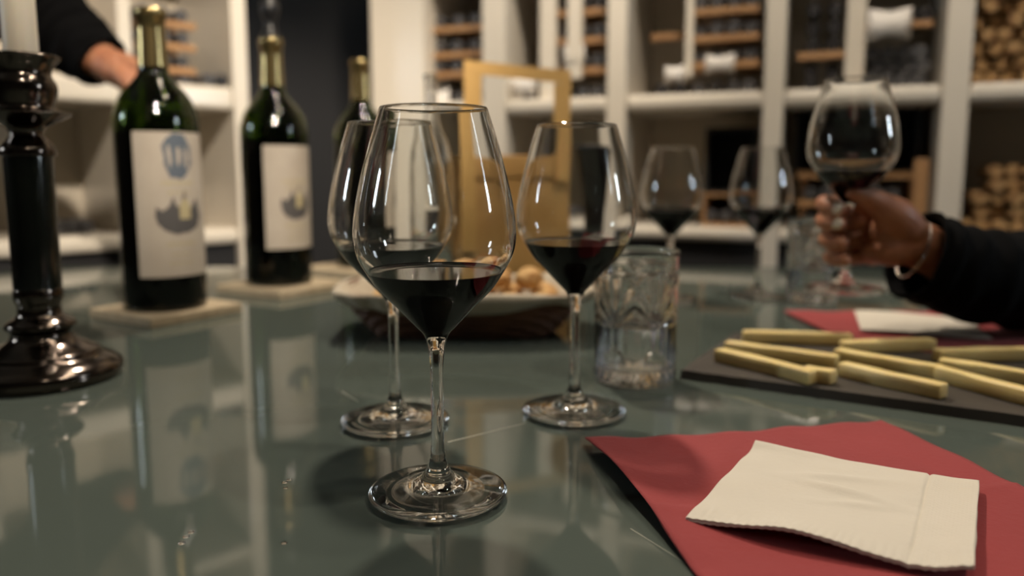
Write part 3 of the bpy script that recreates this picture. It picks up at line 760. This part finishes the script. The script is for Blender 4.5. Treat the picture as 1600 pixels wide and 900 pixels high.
# ------------------------------------------------------------------ paper napkins
def napkin(name, c4, plies, lift, m, label, nn=64, z0=.0005, seed=0, wave=.002, embossed=False, edge=.0):
    """c4: four ground corners in order; lift(u, v) extra height"""
    A, B, C_, D = [Vector(c) for c in c4]; t = None; objs = []
    root = empty(name, ((A + B + C_ + D) / 4).to_tuple()[:2] + (0,)); tag(root, label, 'napkin', 'paper napkins')
    off = root.location.copy(); zb = z0
    for ply in range(plies):
        vs, fs = [], []
        for j in range(nn + 1):
            for i in range(nn + 1):
                u, v = i / nn, j / nn
                p = A * (1 - u) * (1 - v) + B * u * (1 - v) + C_ * u * v + D * (1 - u) * v
                e = edge * noise.noise(Vector((u * 5 + seed, v * 5, ply * .3)))
                bd = (1 if i in (0, nn) or j in (0, nn) else 0)
                p = p + Vector((e, -e, 0)) * min(1, 6 * (abs(u - .5) + abs(v - .5) - .35) if abs(u - .5) + abs(v - .5) > .35 else 0)
                h = zb + lift(u, v) + wave * (.5 + .5 * noise.noise(Vector((u * 3 + seed, v * 3, 0)))) * 1.0
                if embossed:
                    for q in (u, v, 1 - u, 1 - v):
                        pass
                    dd = abs(u - .80); h -= .0011 * math.exp(-(dd / .0075) ** 2)
                    if u > .82: h += .00028 * math.sin(v * 230) * math.sin(u * 230)
                    rr = v - .84
                    if rr > 0: h += .0002 * math.sin(u * 190 + 3 * noise.noise(Vector((u * 9, 0, 1)))) * min(1, rr * 12)
                vs.append((p.x - off.x, p.y - off.y, h + ply * (.0007 + .0004 * noise.noise(Vector((u * 6, v * 6, ply * 5.0 + seed))))))
        for j in range(nn):
            for i in range(nn): k = j * (nn + 1) + i; fs.append((k, k + 1, k + nn + 2, k + nn + 1))
        o = pydata('paper_ply', vs, fs, m, root); md = o.modifiers.new('t', 'SOLIDIFY'); md.thickness = .00045; md.offset = 0
    return root
rA, rB = gnd(914, 697), gnd(1380, 663); d1 = rB - rA; d2 = Vector((d1.y, -d1.x, 0)); rC, rD = rB + d2, rA + d2
def lift_red(u, v):
    h = .0015 * math.sin(u * 16 + .5) ** 2 * max(0, 1 - v * 7) + .001 * math.sin(v * 14) ** 2 * max(0, 1 - (1 - u) * 8)
    h += .0105 * max(0, 1 - u * 4) ** 1.4 * (math.sin(math.pi * min(1, .12 + v * 1.2)) if v < .85 else .3)
    h += .0010 * math.exp(-((v - .52) / .012) ** 2) * (u > .0)
    return h
napkin('paper_napkin', (rA, rB, rC, rD), 2, lift_red, 'red', 'red paper napkin under the beige napkin at the front', seed=3, wave=.0012, edge=.002)
bA, bB, bC, bD = gnd(1180, 697, .006), gnd(1530, 757, .006), gnd(1521, 905, .006), gnd(1072, 812, .006)
def lift_beige(u, v):
    h = .0055 * math.exp(-(((1 - v) / .16) ** 2)) * (math.exp(-((u - .42) / .22) ** 2)) + .0035 * math.exp(-((u - 1.0) / .10) ** 2) * (.4 + v)
    h += .003 * math.exp(-((v) / .05) ** 2) * (1 - u) ** 3
    h += .0024 * math.exp(-((v - .42 - .22 * (u - .5)) / .04) ** 2) * math.exp(-((u - .5) / .2) ** 2) + .0012 * math.exp(-((v - .58 + .25 * (u - .4)) / .03) ** 2) * math.exp(-((u - .55) / .15) ** 2) + .002 * math.exp(-((v - .25 + .3 * (u - .5)) / .04) ** 2) * math.exp(-((u - .45) / .18) ** 2)
    return h
napkin('paper_napkin', (bA, bB, bC, bD), 3, lift_beige, 'beige', 'beige folded paper napkin with embossed border on the front red napkin', nn=150, z0=.0046, seed=9, wave=.0016, embossed=True, edge=.0004)
fA, fB, fC, fD = Vector((.347, .968, 0)), Vector((.572, .972, 0)), Vector((.578, .750, 0)), Vector((.352, .745, 0))
napkin('paper_napkin', (fA, fB, fC, fD), 2, lambda u, v: .0012 * math.sin(u * 12) ** 2 * max(0, 1 - v * 6) + .002 * max(0, 1 - u * 5), 'red', 'far red paper napkin under the raised forearm', nn=40, seed=21, wave=.001, edge=.002)
gA = gnd(1352, 489, .005); gB = gnd(1438, 493, .005); gd = (Vector((.50, .905, .005)) - Vector((.425, .965, .005)))
c0 = Vector((.415, .955, 0)); g1 = Vector((.118, -.045, 0)); g2 = Vector((-.045, -.118, 0)); c0 = Vector((.432, .955, 0))
napkin('paper_napkin', (c0, c0 + g1, c0 + g1 + g2, c0 + g2), 2, lambda u, v: .002 * math.exp(-((u - .3) / .3) ** 2), 'beige', 'far beige napkin lying on the far red napkin', nn=40, z0=.0042, seed=31, wave=.001)

# ------------------------------------------------------------------ drops on the table
def drop(px, py, r, label):
    p = gnd(px, py); o = lathe('water_drop', [(0, .0), (r, 0), (r * .97, r * .18), (r * .75, r * .42), (r * .4, r * .55), (0, r * .6)], 'water', None, 16)
    o.location = p + Vector((0, 0, .0001)); tag(o, label, 'drop', 'drops on the table')
for (px, py, r, l) in ((299, 832, .0017, 'highest of three tiny clear drops in a row at the lower left'), (291, 839, .0017, 'middle of three tiny clear drops in a row at the lower left'),
                    (284, 849, .0018, 'lowest of three tiny clear drops in a row at the lower left'), (452, 750, .0016, 'upper drop of the tiny cluster left of the front glass foot'),
                    (445, 754, .0017, 'left drop of the tiny cluster left of the front glass foot'), (446, 763, .0013, 'smallest drop below the tiny cluster left of the front foot'),
                    (444, 849, .0015, 'single tiny drop on bare table below the drop cluster')):
    drop(px, py, r, l)

# ------------------------------------------------------------------ people: forearms reaching in
def sleeve(parent, pts, rad, folds=.004, seed=0, seg=40, n=10, flat=None):
    P = spline(pts, n); r = spline_r(rad, n); vs, fs = tube_data(P, r, seg, flat, caps=False)
    rings = len(P); out = []
    for i, v in enumerate(vs):
        j, k = divmod(i, seg); c = P[j]; d = (v - c); a = 2 * math.pi * k / seg
        f = folds * (noise.noise(Vector((j * .32 + seed, math.cos(a) * 1.3, math.sin(a) * 1.3))) + .4 * math.sin(j * .9 + 2.2 * math.sin(a)))
        out.append(c + d * (1 + f / max(d.length, .01)))
    fs.append(tuple(range((rings - 1) * seg, rings * seg)))
    o = pydata('sleeve', out, fs, 'sweater', parent); md = o.modifiers.new('t', 'SOLIDIFY'); md.thickness = .003; md.offset = -1
    return o
P1 = empty('person', (.62, .80, 0)); tag(P1, 'person in black sweater raising a wine glass over the far napkin', 'person')
def rel(p, root): return Vector(p) - root.location
def A1(x, y, Y): return rel(at(x, y, Y), P1)
sy = .78
chains = []
# forearm and wrist
fore = [A1(1600, 452, .83), A1(1520, 425, .82), A1(1455, 392, .808), A1(1425, 378, .803), A1(1395, 365, .80)]
chains.append((spline(fore, 5), spline_r([.034, .032, .026, .025, .027], 5), (Vector((0, 1, 0)), .78)))
# palm slab: a fan of metacarpals
mcp = [A1(1362, 318, .815), A1(1356, 345, .820), A1(1358, 372, .820), A1(1364, 398, .814)]
for m_, r_ in zip(mcp, (.0125, .0128, .0125, .0118)):
    w_ = A1(1420, 372, .806); chains.append(([w_ + (m_ - w_) * q for q in (0, .35, .7, 1)], [.017, .016, .0145, r_]))
tips = []
fy = [(318, 323), (345, 347), (374, 377), (402, 404)]
for i, ((y0, y1), m_) in enumerate(zip(fy, mcp)):
    k = (0, 0, 4, 10)[i]; rr = (.0090, .0092, .0088, .0078)[i]
    pts = [m_, A1(1312 + k, y0 + 1, .818), A1(1293 + k, y0, .806), A1(1288 + k, y0, .792), A1(1296 + k, y1, .777), A1(1310 + k, y1 + 3, .7665)]
    chains.append((spline(pts, 5), spline_r([rr * 1.2, rr * 1.05, rr * 1.03, rr, rr * .95, rr * .80], 5))); tips.append((pts[-2], pts[-1], rr))
# thenar mass and thumb up along the stem
chains.append((spline([A1(1425, 365, .80), A1(1398, 338, .786), A1(1372, 318, .779), A1(1350, 306, .773), A1(1334, 300, .769)], 5), spline_r([.018, .0195, .0135, .0105, .0085], 5)))
chains.append((spline([A1(1418, 385, .80), A1(1388, 390, .795), A1(1366, 392, .80)], 4), spline_r([.018, .0175, .013], 4)))
remeshed('body', chains, 'skin', P1, .0017, 5)
for i, (a, b, rr) in enumerate(tips[:2]):
    d = (b - a).normalized(); nrm = Vector((-.35, -1, .05)); nrm = (nrm - d * nrm.dot(d)).normalized(); s = d.cross(nrm)
    vs, fs = [], []
    for j in range(7):
        for k in range(7):
            u = (k / 6 - .5) * 2; v = j / 6; wd = rr * .62 * (1 if v < .75 else math.sqrt(max(.05, 1 - ((v - .75) / .28) ** 2)))
            vs.append(b + d * (rr * (-.75 + 1.6 * v)) + s * u * wd + nrm * (rr * (.84 - .24 * u * u - .22 * v * v)))
    for j in range(6):
        for k in range(6): q = j * 7 + k; fs.append((q, q + 1, q + 8, q + 7))
    o = pydata('fingernail', vs, fs, 'nail', P1); md = o.modifiers.new('t', 'SOLIDIFY'); md.thickness = .0012
sleeve(P1, [A1(1428, 398, .806), A1(1462, 410, .81), A1(1520, 430, .82), A1(1600, 438, .835), A1(1720, 432, .87), A1(1900, 375, .96)], [.046, .048, .051, .053, .060, .072], .005, 2)
wc = A1(1432, 392, .806); ax = (A1(1455, 396, .808) - A1(1425, 384, .803)).normalized()
ring = []
for k in range(25):
    a = 2 * math.pi * k / 24; x = Vector((0, 1, 0)).cross(ax).normalized(); ring.append(wc - ax * .004 + x * math.cos(a) * .031 + Vector((0, 1, 0)) * math.sin(a) * .0245)
v, f = tube_data(ring, [.0011] * 25, 8, caps=False); pydata('bracelet', v, f, 'silver', P1)

P2 = empty('person', (-.75, 1.25, 0)); tag(P2, 'person in black sleeve reaching a hand behind the left bottle', 'person')
def A2(x, y, Y): return rel(at(x, y, Y), P2)
ch = [(spline([A2(60, 30, 1.25), A2(120, 70, 1.24), A2(165, 98, 1.22), A2(185, 108, 1.21)], 5), spline_r([.038, .034, .027, .028], 5))]
w_ = A2(172, 102, 1.215)
for i, (x, y, Y) in enumerate(((200, 98, 1.20), (203, 110, 1.20), (202, 122, 1.205), (198, 132, 1.21))):
    m_ = A2(x, y, Y); rr = (.0100, .0100, .0096, .0085)[i]
    ch.append(([w_ + (m_ - w_) * q for q in (0, .5, 1)], [.018, .017, .0135]))
    pts = [m_, A2(x + 22, y + 9, Y - .004), A2(x + 32, y + 22, Y + .008), A2(x + 26, y + 32, Y + .022)]
    ch.append((spline(pts, 5), spline_r([rr * 1.25, rr * 1.08, rr, rr * .85], 5)))
ch.append((spline([A2(178, 104, 1.205), A2(196, 122, 1.185), A2(208, 138, 1.18), A2(216, 150, 1.19)], 5), spline_r([.016, .0145, .0115, .009], 5)))
remeshed('body', ch, 'skin', P2, .0022, 4)
sleeve(P2, [A2(160, 96, 1.222), A2(135, 76, 1.235), A2(95, 48, 1.24), A2(40, 5, 1.22), A2(-60, -70, 1.15), A2(-200, -190, 1.05)], [.040, .050, .062, .070, .078, .088], .006, 5)

for o in bpy.data.objects:
    if o.type == 'MESH':
        if o.name.startswith('glass_body'): o.cycles.is_caustics_caster = True
        if o.name.split('.')[0] in ('tabletop', 'paper_ply', 'slate_board', 'cheese_stick'): o.cycles.is_caustics_receiver = True
